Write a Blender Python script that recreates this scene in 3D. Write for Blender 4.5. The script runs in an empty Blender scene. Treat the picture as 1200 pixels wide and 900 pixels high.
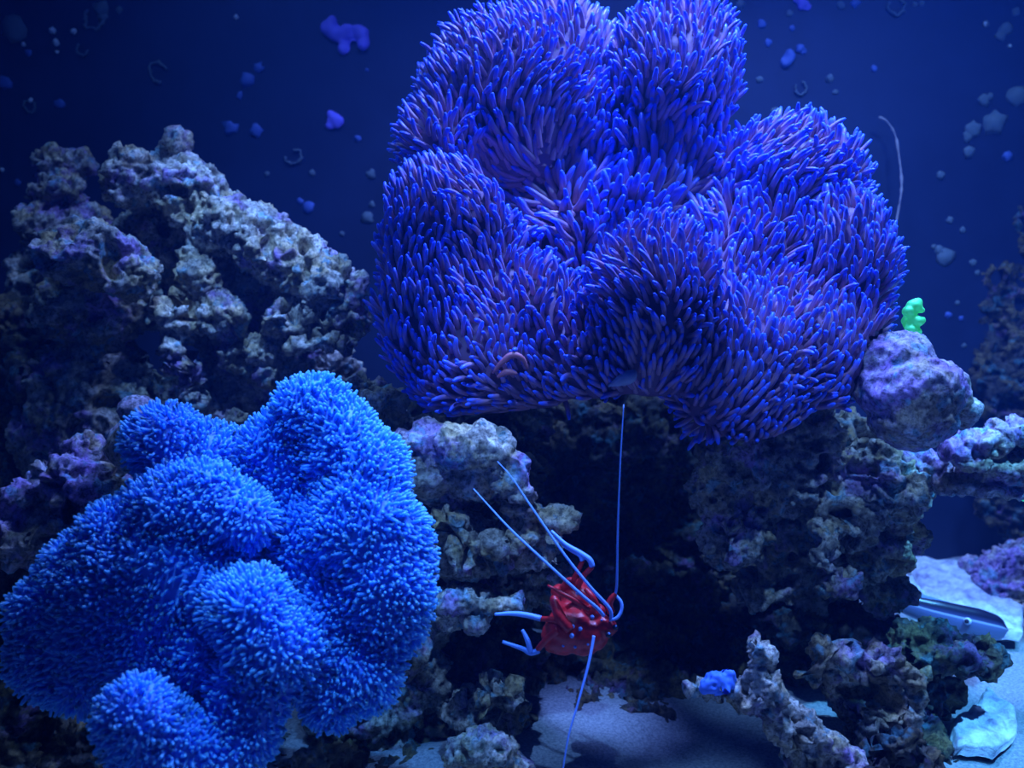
import bpy, bmesh, math, random
import numpy as np
from mathutils import Vector, Matrix
from mathutils.bvhtree import BVHTree

random.seed(7)
rng = np.random.default_rng(7)
scene = bpy.context.scene
COL = scene.collection

# ------------------------------------------------------------------ camera
CAM = Vector((0.0, -0.62, 0.39))
PITCH = math.radians(8.0)
F = 1039.0                                    # focal length in pixels of a 1200 x 900 frame
cam_data = bpy.data.cameras.new('camera')
cam_data.sensor_width = 36.0
cam_data.lens = 36.0 * F / 1200.0
cam_data.clip_start = 0.01
cam_data.clip_end = 20
cam_data.dof.use_dof = True
cam_data.dof.focus_distance = 0.66
cam_data.dof.aperture_fstop = 6.5
cam = bpy.data.objects.new('camera', cam_data)
COL.objects.link(cam)
cam.location = CAM
cam.rotation_euler = (math.radians(90) - PITCH, 0, 0)
scene.camera = cam
AX_R = np.array([1.0, 0, 0])
AX_U = np.array([0, math.sin(PITCH), math.cos(PITCH)])
AX_F = np.array([0, math.cos(PITCH), -math.sin(PITCH)])
CAMN = np.array(CAM)


def P(px, py, d):
    """a place in the tank, d metres into the scene"""
    return CAMN + AX_R * ((px - 600) / F * d) + AX_U * ((450 - py) / F * d) + AX_F * d


# ------------------------------------------------------------------ world and lamps
world = bpy.data.worlds.new('world')
scene.world = world
world.use_nodes = True
wb = world.node_tree.nodes['Background']
wb.inputs[0].default_value = (0.01, 0.10, 1.0, 1)
wb.inputs[1].default_value = 0.08
LAMP = (0.15, 0.36, 1.0)


def area(name, loc, target, sx, sy, power, col=LAMP, spread=110):
    l = bpy.data.lights.new(name, 'AREA')
    l.shape = 'RECTANGLE'
    l.size, l.size_y, l.energy, l.color = sx, sy, power, col
    l.spread = math.radians(spread)
    o = bpy.data.objects.new(name, l)
    COL.objects.link(o)
    o.location = loc
    o.rotation_euler = (Vector(target) - Vector(loc)).to_track_quat('-Z', 'Y').to_euler()
    return o


def spot(name, loc, target, power, angle, radius=0.008, blend=0.4, col=LAMP):
    l = bpy.data.lights.new(name, 'SPOT')
    l.energy, l.color, l.spot_size, l.spot_blend, l.shadow_soft_size = power, col, math.radians(angle), blend, radius
    o = bpy.data.objects.new(name, l)
    COL.objects.link(o)
    o.location = loc
    o.rotation_euler = (Vector(target) - Vector(loc)).to_track_quat('-Z', 'Y').to_euler()
    return o


area('led_lamp', (-0.30, 0.10, 1.05), (-0.28, 0.12, 0.2), 0.16, 0.10, 1.0)
area('led_lamp', (0.16, 0.10, 1.05), (0.13, 0.06, 0.2), 0.14, 0.10, 7.8, (0.15, 0.28, 1.0))
area('led_lamp', (0.50, 0.02, 1.05), (0.46, 0.06, 0.2), 0.14, 0.10, 4.5)
spot('added_spot', (-0.06, -0.20, 1.0), P(400, 610, 0.54), 42.0, 19, blend=.8, col=(.08, .31, 1.0))  # aimed spot added to brighten the right half of the pale anemone
spot('added_spot', (0.56, -0.22, 1.0), P(1165, 780, 0.78), 100.0, 20, col=(.08, .38, 1.0))  # added for the bright patches at the lower right
spot('added_spot', (-0.14, -0.14, 1.0), P(300, 350, 0.86), 27.0, 22, blend=.7)  # added to light the front faces of the left mound
spot('added_spot', (-0.08, -0.42, 1.0), P(585, 600, 0.65), 36.0, 13, blend=.8)  # added from the front to brighten the capstone and middle rocks
spot('added_spot', (0.17, -0.40, 1.0), P(945, 590, 0.70), 30.0, 12, blend=.8)  # added to bring out highlights on the craggy rock

scene.view_settings.view_transform = 'Standard'
scene.view_settings.look = 'None'
scene.view_settings.gamma = 1.0
scene.view_settings.use_curve_mapping = False
scene.view_settings.exposure = 0.0

# ------------------------------------------------------------------ numpy noise
PERM = np.random.default_rng(11).permutation(256)
PERM = np.concatenate([PERM, PERM, PERM])
GR = np.random.default_rng(12).normal(size=(256, 3))
GR /= np.linalg.norm(GR, axis=1)[:, None]


def perlin(p):
    p = np.asarray(p, float)
    i = np.floor(p).astype(int)
    f = p - i
    i &= 255
    u = f * f * f * (f * (f * 6 - 15) + 10)
    r = 0
    for dx in (0, 1):
        wx = u[:, 0] if dx else 1 - u[:, 0]
        for dy in (0, 1):
            wy = u[:, 1] if dy else 1 - u[:, 1]
            for dz in (0, 1):
                wz = u[:, 2] if dz else 1 - u[:, 2]
                h = PERM[PERM[PERM[(i[:, 0] + dx) & 255] + ((i[:, 1] + dy) & 255)] + ((i[:, 2] + dz) & 255)]
                g = GR[h]
                r = r + wx * wy * wz * (g[:, 0] * (f[:, 0] - dx) + g[:, 1] * (f[:, 1] - dy) + g[:, 2] * (f[:, 2] - dz))
    return r * 1.6


def worley(p):
    p = np.asarray(p, float)
    i = np.floor(p).astype(int)
    best = np.full(len(p), 9.0)
    for dx in (-1, 0, 1):
        for dy in (-1, 0, 1):
            for dz in (-1, 0, 1):
                c = i + (dx, dy, dz)
                m = c & 255
                h = PERM[PERM[PERM[m[:, 0]] + m[:, 1]] + m[:, 2]]
                q = c + 0.5 + GR[h] * 0.45
                best = np.minimum(best, ((q - p) ** 2).sum(1))
    return np.sqrt(best)


# ------------------------------------------------------------------ mesh helpers
def new_mesh(name, V, faces=None, quads=None, tris=None, uv=None, smooth=True):
    me = bpy.data.meshes.new(name)
    if faces is not None:
        me.from_pydata([tuple(v) for v in V], [], faces)
    else:
        parts = [a for a in (quads, tris) if a is not None and len(a)]
        sizes = np.concatenate([np.full(len(a), a.shape[1]) for a in parts])
        loops = np.concatenate([a.ravel() for a in parts])
        me.vertices.add(len(V))
        me.vertices.foreach_set('co', np.asarray(V, np.float32).ravel())
        me.loops.add(len(loops))
        me.loops.foreach_set('vertex_index', loops.astype(np.int32))
        me.polygons.add(len(sizes))
        st = np.concatenate([[0], np.cumsum(sizes)[:-1]]).astype(np.int32)
        me.polygons.foreach_set('loop_start', st)
        me.polygons.foreach_set('loop_total', sizes.astype(np.int32))
        me.update(calc_edges=True)
        if uv is not None:
            l = me.uv_layers.new(name='UVMap')
            l.data.foreach_set('uv', np.asarray(uv, np.float32)[loops].ravel())
    if smooth:
        me.polygons.foreach_set('use_smooth', [True] * len(me.polygons))
    me.validate()
    me.update()
    return me


def props(o, label=None, cat=None, group=None, kind=None):
    for k, v in (('label', label), ('category', cat), ('group', group), ('kind', kind)):
        if v:
            o[k] = v
    return o


def link(name, me, mat=None, parent=None, loc=None):
    o = bpy.data.objects.new(name, me)
    COL.objects.link(o)
    if mat is not None and me is not None and not me.materials:
        me.materials.append(mat)
    if parent is not None:
        o.parent = parent
    if loc is not None:
        o.location = loc
    return o


def empty(name, loc):
    o = bpy.data.objects.new(name, None)
    COL.objects.link(o)
    o.location = [float(c) for c in loc]
    o.empty_display_size = 0.01
    return o


def ico(sub=3):
    bm = bmesh.new()
    bmesh.ops.create_icosphere(bm, subdivisions=sub, radius=1)
    bm.verts.ensure_lookup_table()
    v = np.array([q.co[:] for q in bm.verts])
    f = np.array([[q.index for q in t.verts] for t in bm.faces])
    bm.free()
    return v, f


ICO = ico(3)
ICO2 = ico(2)


def fuse(blobs, voxel, smooth=2, lump=0.0, lumpf=30.0):
    """blobs: (px, py, d, rx, ry[, rz, turn]) in picture pixels at depth d -> one fused closed surface (V, quads)"""
    Vs, Fs, n = [], [], 0
    for b in blobs:
        px, py, d, rx, ry = b[:5]
        rz = b[5] if len(b) > 5 else (rx + ry) / 2
        a = math.radians(b[6]) if len(b) > 6 else 0.0
        k = d / F
        s = ICO[0] * (rx * k, ry * k, rz * k)
        x = s[:, 0] * math.cos(a) - s[:, 1] * math.sin(a)
        y = s[:, 0] * math.sin(a) + s[:, 1] * math.cos(a)
        w = P(px, py, d) + x[:, None] * AX_R + y[:, None] * AX_U + s[:, 2][:, None] * AX_F
        if lump:
            c = w.mean(0)
            w = w + (w - c) * (perlin(w * lumpf + 3.3)[:, None]) * lump
        Vs.append(w)
        Fs.append(ICO[1] + n)
        n += len(w)
    return remesh(np.concatenate(Vs), np.concatenate(Fs), voxel, smooth)


def remesh(V, T, voxel, smooth):
    me = new_mesh('tmp', V, tris=T)
    o = bpy.data.objects.new('tmp', me)
    COL.objects.link(o)
    m = o.modifiers.new('r', 'REMESH')
    m.mode = 'VOXEL'
    m.voxel_size = voxel
    if smooth:
        s = o.modifiers.new('s', 'SMOOTH')
        s.iterations = smooth
        s.factor = 0.5
    dg = bpy.context.evaluated_depsgraph_get()
    ev = o.evaluated_get(dg)
    em = ev.to_mesh()
    V = np.empty(len(em.vertices) * 3)
    em.vertices.foreach_get('co', V)
    V = V.reshape(-1, 3)
    L = np.empty(len(em.loops), int)
    em.loops.foreach_get('vertex_index', L)
    Q = L.reshape(-1, 4)
    ev.to_mesh_clear()
    bpy.data.objects.remove(o)
    bpy.data.meshes.remove(me)
    return V, Q


def normals(V, Q):
    fn = np.cross(V[Q[:, 2]] - V[Q[:, 0]], V[Q[:, 3]] - V[Q[:, 1]])
    N = np.zeros_like(V)
    for k in range(4):
        np.add.at(N, Q[:, k], fn)
    return N / np.maximum(np.linalg.norm(N, axis=1), 1e-12)[:, None]


def tube(pts, rad, sides=8, cap=True):
    """a tapering tube through pts -> V, faces"""
    pts = [Vector(p) for p in pts]
    n = len(pts)
    V, Fc = [], []
    up = None
    for i, p in enumerate(pts):
        t = (pts[min(i + 1, n - 1)] - pts[max(i - 1, 0)]).normalized()
        if up is None:
            up = Vector((0, 0, 1)) if abs(t.z) < .9 else Vector((1, 0, 0))
        a = t.cross(up).normalized()
        b = a.cross(t).normalized()
        up = b
        r = rad[i] if hasattr(rad, '__len__') else rad
        for k in range(sides):
            an = 2 * math.pi * k / sides
            V.append(p + a * math.cos(an) * r + b * math.sin(an) * r)
    for i in range(n - 1):
        for k in range(sides):
            k2 = (k + 1) % sides
            Fc.append((i * sides + k, i * sides + k2, (i + 1) * sides + k2, (i + 1) * sides + k))
    if cap:
        Fc.append(tuple(reversed(range(sides))))
        Fc.append(tuple((n - 1) * sides + k for k in range(sides)))
    return V, Fc


def spline(pts, n):
    """Catmull-Rom through pts (lists of any length)"""
    A = np.array(pts, float)
    A = np.vstack([2 * A[0] - A[1], A, 2 * A[-1] - A[-2]])
    out = []
    m = len(A) - 3
    for q in np.linspace(0, m - 1e-6, n):
        i = int(q)
        t = q - i
        p0, p1, p2, p3 = A[i:i + 4]
        out.append(.5 * (2 * p1 + (p2 - p0) * t + (2 * p0 - 5 * p1 + 4 * p2 - p3) * t * t + (3 * p1 - p0 - 3 * p2 + p3) * t ** 3))
    return np.array(out)


# ------------------------------------------------------------------ materials
class Mat:
    def __init__(s, name):
        s.m = bpy.data.materials.new(name)
        s.m.use_nodes = True
        s.nt = s.m.node_tree
        s.b = s.nt.nodes['Principled BSDF']
        s.out = s.nt.nodes['Material Output']

    def n(s, t, **kw):
        x = s.nt.nodes.new(t)
        for k, v in kw.items():
            if k.startswith('i_'):
                x.inputs[k[2:].replace('_', ' ')].default_value = v
            else:
                setattr(x, k, v)
        return x

    def l(s, a, b):
        s.nt.links.new(a, b)

    def set(s, **kw):
        for k, v in kw.items():
            s.b.inputs[k.replace('_', ' ')].default_value = v
        return s

    def coord(s, kind='Object'):
        return s.n('ShaderNodeTexCoord').outputs[kind]

    def noise(s, co, scale, detail=4, rough=.6):
        x = s.n('ShaderNodeTexNoise', i_Scale=scale, i_Detail=detail, i_Roughness=rough)
        s.l(co, x.inputs['Vector'])
        return x.outputs['Fac']

    def ramp(s, fac, stops):
        x = s.n('ShaderNodeValToRGB')
        e = x.color_ramp.elements
        while len(e) < len(stops):
            e.new(.5)
        for q, (p, c) in zip(e, stops):
            q.position = p
            q.color = (*c, 1) if len(c) == 3 else c
        s.l(fac, x.inputs[0])
        return x.outputs[0]

    def mix(s, fac, a, b, blend='MIX'):
        x = s.n('ShaderNodeMix', data_type='RGBA', blend_type=blend)
        for v, k in ((fac, 0), (a, 6), (b, 7)):
            if hasattr(v, 'is_linked'):
                s.l(v, x.inputs[k])
            else:
                x.inputs[k].default_value = v if k == 0 else (*v, 1)
        return x.outputs[2]

    def bump(s, h, strength, dist):
        x = s.n('ShaderNodeBump', i_Strength=strength, i_Distance=dist)
        s.l(h, x.inputs['Height'])
        s.l(x.outputs[0], s.b.inputs['Normal'])

    def color(s, c):
        s.l(c, s.b.inputs['Base Color'])
        return s


def plain(name, col, rough=.5, **kw):
    return Mat(name).set(Base_Color=(*col, 1), Roughness=rough, **kw).m


def rock_mat(name, dark, mid, pale, coralline=.5, seed=0.0, gain=1.0):
    m = Mat(name)
    co = m.n('ShaderNodeMapping')
    m.l(m.coord(), co.inputs[0])
    co.inputs[1].default_value = (seed, seed * 1.7, seed * .3)
    co = co.outputs[0]
    a = m.ramp(m.noise(co, 45, 6, .7), [(.30, dark), (.45, mid), (.58, pale), (.70, mid)])
    och = m.ramp(m.noise(co, 28, 4, .6), [(.47, (0, 0, 0)), (.58, (1, 1, 1))])
    a = m.mix(och, a, m.mix(.55, a, (.55, .40, .12)))
    pur = m.ramp(m.noise(co, 22, 5, .65), [(.62 - .2 * coralline, (0, 0, 0)), (.72 - .2 * coralline, (1, 1, 1))])
    a = m.mix(pur, a, m.mix(.65, a, (.34, .16, .62)))
    teal = m.ramp(m.noise(co, 60, 3, .6), [(.56, (0, 0, 0)), (.64, (1, 1, 1))])
    a = m.mix(teal, a, m.mix(.55, a, (.10, .46, .60)))
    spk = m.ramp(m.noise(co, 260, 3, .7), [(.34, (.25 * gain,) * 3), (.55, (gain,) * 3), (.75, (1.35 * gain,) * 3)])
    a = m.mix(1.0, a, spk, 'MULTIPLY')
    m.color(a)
    m.set(Roughness=.72, Specular_IOR_Level=.35)
    h = m.noise(co, 330, 6, .75)
    m.bump(h, .9, .0022)
    return m.m


ROCK_MID = rock_mat('live_rock', (.10, .085, .06), (.32, .29, .22), (.66, .62, .50), .45)
ROCK_PALE = rock_mat('pale_live_rock', (.15, .13, .10), (.42, .38, .30), (.85, .80, .66), .45, .37)
ROCK_PURPLE = rock_mat('coralline_rock', (.12, .09, .12), (.34, .27, .36), (.66, .60, .66), .75, .81)
ROCK_SHADED = rock_mat('shaded_dark_rock', (.025, .024, .022), (.075, .07, .06), (.17, .16, .13), .30, 1.3, .5)  # darker copy of the rock mix, with shade put into its colour

# ------------------------------------------------------------------ the tank
WALL_Y = 0.50
mw = Mat('back_wall_film')
co = mw.coord()
mw.color(mw.ramp(mw.noise(co, 7, 5, .6), [(.3, (.006, .014, .05)), (.7, (.014, .030, .09))]))
mw.set(Roughness=.55)
WALLM = mw.m


def slab(name, lo, hi, mat, kind='structure'):
    lo, hi = np.array(lo), np.array(hi)
    V = [(x, y, z) for x in (lo[0], hi[0]) for y in (lo[1], hi[1]) for z in (lo[2], hi[2])]
    Fc = [(0, 1, 3, 2), (4, 6, 7, 5), (0, 4, 5, 1), (2, 3, 7, 6), (0, 2, 6, 4), (1, 5, 7, 3)]
    return props(link(name, new_mesh(name, V, Fc, smooth=False), mat), kind=kind)


slab('wall_back', (-.86, WALL_Y, -.03), (.86, WALL_Y + .02, .98), WALLM)
slab('wall_left', (-.88, -.5, -.03), (-.86, WALL_Y + .02, .98), WALLM)
slab('wall_right', (.86, -.5, -.03), (.88, WALL_Y + .02, .98), WALLM)

ms = Mat('sand')
co = ms.coord()
ms.color(ms.ramp(ms.noise(co, 420, 4, .7), [(.3, (.13, .16, .19)), (.6, (.34, .38, .40)), (.8, (.50, .54, .54))]))
ms.set(Roughness=.85)
ms.bump(ms.noise(co, 700, 4, .7), .7, .0012)
nx, ny = 240, 150
gx, gy = np.meshgrid(np.linspace(-.86, .86, nx), np.linspace(-.5, WALL_Y, ny))
sv = np.stack([gx.ravel(), gy.ravel(), np.zeros(nx * ny)], 1)
sv[:, 2] = .010 * perlin(sv * 9) + .004 * perlin(sv * 28 + 4) + .0015 * perlin(sv * 80 + 4)
ii = (np.arange(ny - 1)[:, None] * nx + np.arange(nx - 1)).ravel()
props(link('floor', new_mesh('floor', sv, quads=np.stack([ii, ii + 1, ii + nx + 1, ii + nx], 1)), ms.m), kind='structure')


# ------------------------------------------------------------------ rocks
LAID = []


def settle(V, Q, lay=True):
    """let a rock end where it meets the rocks already laid, so that no two of them cross"""
    lo, hi = V.min(0), V.max(0)
    bad = np.zeros(len(V), bool)
    gone = np.zeros(len(Q), bool)
    mine = None
    for bv_, l2, h2 in LAID:
        if (lo > h2).any() or (hi < l2).any():
            continue
        cand = np.nonzero(((V >= l2 - .001) & (V <= h2 + .001)).all(1))[0]
        for k in cand:
            co_, no_, _i, d_ = bv_.find_nearest(V[k])
            if co_ is not None and (Vector(V[k]) - co_).dot(no_) < 0:
                bad[k] = True
        if mine is None:
            mine = BVHTree.FromPolygons(V.tolist(), Q.tolist())
        for a_, b_ in mine.overlap(bv_):
            gone[a_] = True
    gone |= bad[Q].any(1)
    if gone.any():
        Q = Q[~gone]
        # keep the pieces of some size
        lab = np.arange(len(V))
        while True:
            m = lab[Q].min(1)
            new = lab.copy()
            for k in range(4):
                np.minimum.at(new, Q[:, k], m)
            new = new[new]
            if (new == lab).all():
                break
            lab = new
        fl = lab[Q[:, 0]]
        ids, cnt = np.unique(fl, return_counts=True)
        Q = Q[np.isin(fl, ids[cnt > .12 * cnt.max()])]
        used, inv = np.unique(Q, return_inverse=True)
        V, Q = V[used], inv.reshape(-1, 4)
    if lay:
        LAID.append((BVHTree.FromPolygons(V.tolist(), Q.tolist()), V.min(0), V.max(0)))
    return V, Q


def rock(name, blobs, mat, label, voxel=.0020, amp=1.0, group=None, foot=None, cat='rock', pits=1.0, seed=0.0, smooth=3):
    blobs = list(blobs)
    V, Q = fuse(blobs, voxel, smooth)
    N = normals(V, Q)
    s = V + seed
    big = perlin(s * 28) * .010 + perlin(s * 60 + 7) * .0065
    V = V + N * (big * amp)[:, None]
    N = normals(V, Q)
    s = V + seed
    wob = np.stack([perlin(s * 70), perlin(s * 70 + 9), perlin(s * 70 + 17)], 1)
    knob = (0.55 - worley(s * 80 + .9 * wob)) * .0050 + (0.55 - worley(s * 175 + .6 * wob)) * .0034
    rid = (0.28 - np.abs(perlin(s * 65 + 3 + .4 * wob))) * .0075 + (0.28 - np.abs(perlin(s * 150 + 3))) * .0030
    pit = -np.clip(perlin(s * 50 + 21) - .20, 0, .4) * .045 * pits - np.clip(perlin(s * 110 + 31) - .25, 0, .4) * .018 * pits
    fine = perlin(s * 260) * .0016 + perlin(s * 480 + 5) * .0010
    V = V + N * ((knob + rid + pit + fine) * amp)[:, None]
    V, Q = settle(V, Q)
    base = np.array([(V[:, 0].min() + V[:, 0].max()) / 2, (V[:, 1].min() + V[:, 1].max()) / 2, V[:, 2].min()])
    o = link(name, new_mesh(name, V - base, quads=Q), mat, loc=base)
    return props(o, label, cat, group)


# --- left mound
rock('live_rock', [
    (207, 178, .88, 20, 22), (165, 208, .87, 46, 34), (150, 225, .86, 26, 14), (222, 225, .86, 46, 40),
    (270, 262, .85, 48, 40), (312, 285, .85, 46, 40), (350, 312, .84, 46, 38), (388, 340, .83, 44, 36),
    (410, 372, .83, 26, 24), (352, 372, .83, 46, 26), (235, 318, .85, 24, 46, 24, 20), (210, 372, .84, 30, 24),
    (260, 370, .84, 24, 30), (208, 405, .84, 20, 36, 20, -15), (228, 445, .85, 16, 26),
    (300, 412, .85, 40, 20), (318, 430, .86, 34, 24), (375, 402, .82, 42, 9, 18, 6),
    (200, 300, .93, 70, 90, 50), (300, 350, .93, 95, 80, 50), (330, 440, .92, 90, 60, 50), (250, 520, .92, 130, 90, 60),
    (260, 680, .92, 170, 140, 80)],
    ROCK_PALE, 'tall crusty pale live rock mound with ledges and hollows beside the violet anemone', pits=1.3)
rock('live_rock', [(105, 300, .80, 62, 34), (80, 285, .81, 40, 20, 30, 20), (140, 318, .80, 44, 30), (172, 335, .81, 16, 14), (110, 360, .87, 70, 50, 50), (110, 500, .88, 90, 110, 60), (110, 700, .86, 90, 130, 60)],
     ROCK_MID, 'rounded flat-topped rock shelf jutting out left of the pale mound', amp=.8, seed=2)
rock('live_rock', [(62, 190, .97, 24, 18), (88, 200, .98, 22, 20), (70, 225, .96, 34, 24), (55, 262, .96, 30, 34), (95, 262, .97, 30, 28), (60, 330, .97, 44, 60), (50, 480, .97, 60, 120, 60), (55, 640, .97, 70, 130, 60)],
     ROCK_MID, 'dim knobbly rock pillar rising behind the rock shelf at the tank end', seed=3)
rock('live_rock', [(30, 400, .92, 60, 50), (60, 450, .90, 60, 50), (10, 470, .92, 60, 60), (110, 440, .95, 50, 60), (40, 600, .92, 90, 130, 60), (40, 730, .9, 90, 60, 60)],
     ROCK_SHADED, 'large dark shadowed rock below the shelf and the pillar', seed=4)
rock('live_rock', [(92, 528, .68, 28, 18), (80, 565, .67, 44, 32), (115, 575, .67, 26, 34), (45, 590, .68, 36, 34), (25, 625, .68, 44, 38), (90, 620, .68, 50, 36)],
     ROCK_PURPLE, 'mottled purple-brown rock at the left side of the pale anemone', seed=5)
rock('live_rock', [(50, 700, .70, 90, 60, 50), (60, 840, .70, 100, 110, 60), (20, 900, .68, 80, 80, 50)],
     ROCK_SHADED, 'black shadowed rock base beneath the mottled purple-brown rock', seed=29)
rock('live_rock', [(160, 480, .64, 26, 17), (170, 520, .66, 40, 40), (190, 640, .70, 60, 120, 40), (200, 820, .70, 120, 110, 50)],
     ROCK_PURPLE, 'smooth purple rounded rock knob peeking out behind the pale anemone', amp=.35, seed=6, pits=.3)
rock('live_rock', [(440, 478, .73, 26, 18), (425, 448, .76, 22, 14), (450, 520, .75, 40, 40), (430, 620, .76, 60, 90, 40), (440, 800, .74, 90, 140, 50)],
     ROCK_MID, 'small greenish-grey rock behind the top knob of the pale anemone', seed=7)

# --- middle column
rock('live_rock', [(510, 522, .65, 48, 26), (555, 524, .64, 52, 28), (595, 550, .64, 32, 28, 26, -30), (613, 580, .64, 17, 18), (500, 555, .65, 34, 26), (545, 560, .655, 40, 20),
                   (540, 560, .72, 60, 40, 40)],
     ROCK_PALE, 'broad ochre and grey capstone rock right under the violet anemone', seed=8, amp=.6, pits=.6)
rock('live_rock', [(615, 598, .66, 30, 13), (655, 608, .65, 24, 14), (608, 630, .66, 26, 24), (620, 650, .67, 22, 14), (620, 625, .71, 40, 34, 40)],
     ROCK_PALE, 'knobbed rock shelf crossed by the two long shrimp feelers', seed=9, amp=.7, voxel=.0016)
rock('live_rock', [(530, 622, .65, 20, 18), (518, 612, .65, 10, 18), (545, 648, .64, 16, 26), (575, 640, .65, 18, 14), (585, 660, .66, 14, 16), (540, 640, .71, 40, 40, 40)],
     ROCK_MID, 'jagged small rock with a pale prong below the capstone rock', seed=10, amp=.7, voxel=.0016)
rock('live_rock', [(540, 700, .645, 34, 13), (585, 708, .64, 30, 10), (560, 725, .645, 14, 15), (612, 702, .645, 12, 11), (545, 705, .72, 44, 24, 60)],
     ROCK_PALE, 'thin lichen-grey ledge rock just under the pale shrimp legs', seed=11, amp=.7, voxel=.0016)
rock('live_rock', [(648, 672, .70, 28, 18), (640, 690, .72, 30, 20), (600, 670, .76, 50, 40)],
     ROCK_MID, 'small dim rock close behind the red shrimp body', seed=17)
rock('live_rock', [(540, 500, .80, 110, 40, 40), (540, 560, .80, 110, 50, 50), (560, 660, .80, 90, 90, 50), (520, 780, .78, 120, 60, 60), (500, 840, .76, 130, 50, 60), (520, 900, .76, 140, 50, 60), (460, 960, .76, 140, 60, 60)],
     ROCK_SHADED, 'massive dark rock core behind the small ledge rocks and capstone', seed=12)
rock('live_rock', [(600, 815, .66, 18, 16), (578, 812, .67, 16, 12), (570, 830, .72, 50, 26, 50)],
     ROCK_MID, 'small pinkish rock lump poking out above the sand patch', seed=13)
rock('live_rock', [(575, 880, .64, 26, 22), (600, 892, .64, 24, 24), (548, 885, .65, 24, 22), (590, 940, .66, 50, 50), (570, 1000, .67, 60, 60)],
     ROCK_MID, 'bubbly lumpy rock beside the sand patch', seed=14, amp=.8)
rock('live_rock', [(372, 896, .56, 26, 14), (340, 905, .57, 30, 16), (360, 960, .58, 60, 50), (340, 1090, .6, 90, 90)],
     ROCK_MID, 'brown rock top just under the lower edge of the pale anemone', seed=15)
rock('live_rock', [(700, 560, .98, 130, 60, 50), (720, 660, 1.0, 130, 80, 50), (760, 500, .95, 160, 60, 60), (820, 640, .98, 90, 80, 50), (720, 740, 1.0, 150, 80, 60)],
     ROCK_SHADED, 'deep shadowed boulder far back behind the red shrimp', seed=16)

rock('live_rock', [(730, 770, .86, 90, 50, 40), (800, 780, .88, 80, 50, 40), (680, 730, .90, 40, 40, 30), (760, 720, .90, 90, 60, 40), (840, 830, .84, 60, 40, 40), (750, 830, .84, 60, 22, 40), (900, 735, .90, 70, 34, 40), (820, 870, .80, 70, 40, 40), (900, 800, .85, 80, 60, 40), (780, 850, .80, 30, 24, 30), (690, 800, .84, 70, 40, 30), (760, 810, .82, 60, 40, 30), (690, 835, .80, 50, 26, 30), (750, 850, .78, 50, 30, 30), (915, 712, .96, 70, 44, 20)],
     ROCK_SHADED, 'low dark boulder on the sand beneath the long downward feeler', seed=27)

rock('live_rock', [(430, 905, .70, 90, 32, 40), (500, 915, .70, 60, 30, 40), (330, 905, .72, 80, 40, 40)],
     ROCK_SHADED, 'low dark rubble rock between the pale anemone and the bubbly rock', seed=28)

# --- right side
rock('live_rock', [(1052, 420, .665, 44, 30), (1030, 450, .67, 26, 40), (1070, 460, .66, 60, 46), (1070, 490, .66, 52, 36), (1110, 462, .66, 30, 28), (1125, 480, .67, 26, 22)],
     ROCK_PURPLE, 'smooth purple-grey dome rock resting beside the violet anemone', amp=.42, seed=18, pits=.35)
rock('live_rock', [(1195, 505, .70, 36, 16), (1150, 520, .70, 34, 16), (1130, 532, .70, 26, 20, 20), (1175, 545, .71, 46, 18), (1220, 530, .72, 50, 34), (1130, 565, .72, 44, 16), (1190, 565, .72, 50, 16), (1085, 545, .74, 50, 22)],
     ROCK_PURPLE, 'violet-tinged rock arm stretching out past the dome rock', amp=.75, seed=19)
rock('live_rock', [(845, 580, .74, 36, 40), (860, 620, .74, 40, 46), (900, 560, .75, 60, 50), (950, 515, .73, 34, 36), (960, 560, .74, 46, 40), (990, 600, .74, 50, 50), (1040, 570, .74, 50, 50), (1040, 630, .75, 46, 46),
                   (925, 603, .68, 48, 14, 30, -22), (965, 640, .71, 16, 34, 20, 10), (955, 672, .685, 26, 15), (985, 680, .72, 26, 24, 20), (935, 700, .73, 26, 14), (1000, 560, .78, 90, 60, 40), (950, 620, .80, 90, 70, 40),
                   (972, 556, .69, 20, 20), (915, 685, .80, 60, 26, 24), (960, 700, .80, 40, 20, 24), (1032, 680, .78, 34, 30), (940, 530, .80, 130, 50, 60)],
     ROCK_MID, 'big craggy overhanging rock with hollow carrying the violet anemone', seed=20, pits=1.4)
rock('live_rock', [(887, 765, .62, 21, 22), (884, 795, .62, 19, 22), (870, 808, .62, 22, 18), (842, 808, .625, 24, 7), (813, 806, .625, 11, 8), (893, 828, .62, 30, 22), (922, 850, .62, 38, 24, 26, -30), (948, 872, .62, 48, 28, 30, -25), (970, 905, .62, 50, 30), (940, 950, .63, 60, 40), (920, 1020, .65, 90, 60)],
     ROCK_PALE, 'branching pale rock with an upright knob and thick foot', seed=21)
SPV, SPQ = fuse([(840, 798, .615, 16, 11, 14, 10), (852, 795, .615, 10, 11), (828, 803, .615, 11, 10), (842, 806, .612, 13, 9)], .0012, 2)
SPV = SPV + normals(SPV, SPQ) * (perlin(SPV * 120) * .003 + perlin(SPV * 260) * .0015)[:, None]
SPV, SPQ = settle(SPV, SPQ)
spb = np.array([SPV[:, 0].mean(), SPV[:, 1].mean(), SPV[:, 2].min()])
props(link('blue_sponge', new_mesh('blue_sponge', SPV - spb, quads=SPQ), plain('blue_sponge', (.10, .28, 1.0), .6), loc=spb), 'bright blue sponge crust on the side branch of the pale rock', 'sponge')
rock('live_rock', [(980, 765, .66, 34, 16), (1020, 775, .66, 36, 20), (1055, 800, .66, 28, 26), (1040, 835, .66, 28, 24), (965, 835, .66, 20, 12), (1000, 850, .67, 46, 24), (965, 790, .66, 14, 16), (1015, 810, .71, 50, 36), (1020, 900, .68, 60, 50), (1000, 970, .7, 90, 80)],
     ROCK_MID, 'arched mottled rock behind the branching pale rock', seed=22, pits=1.4)
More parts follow.
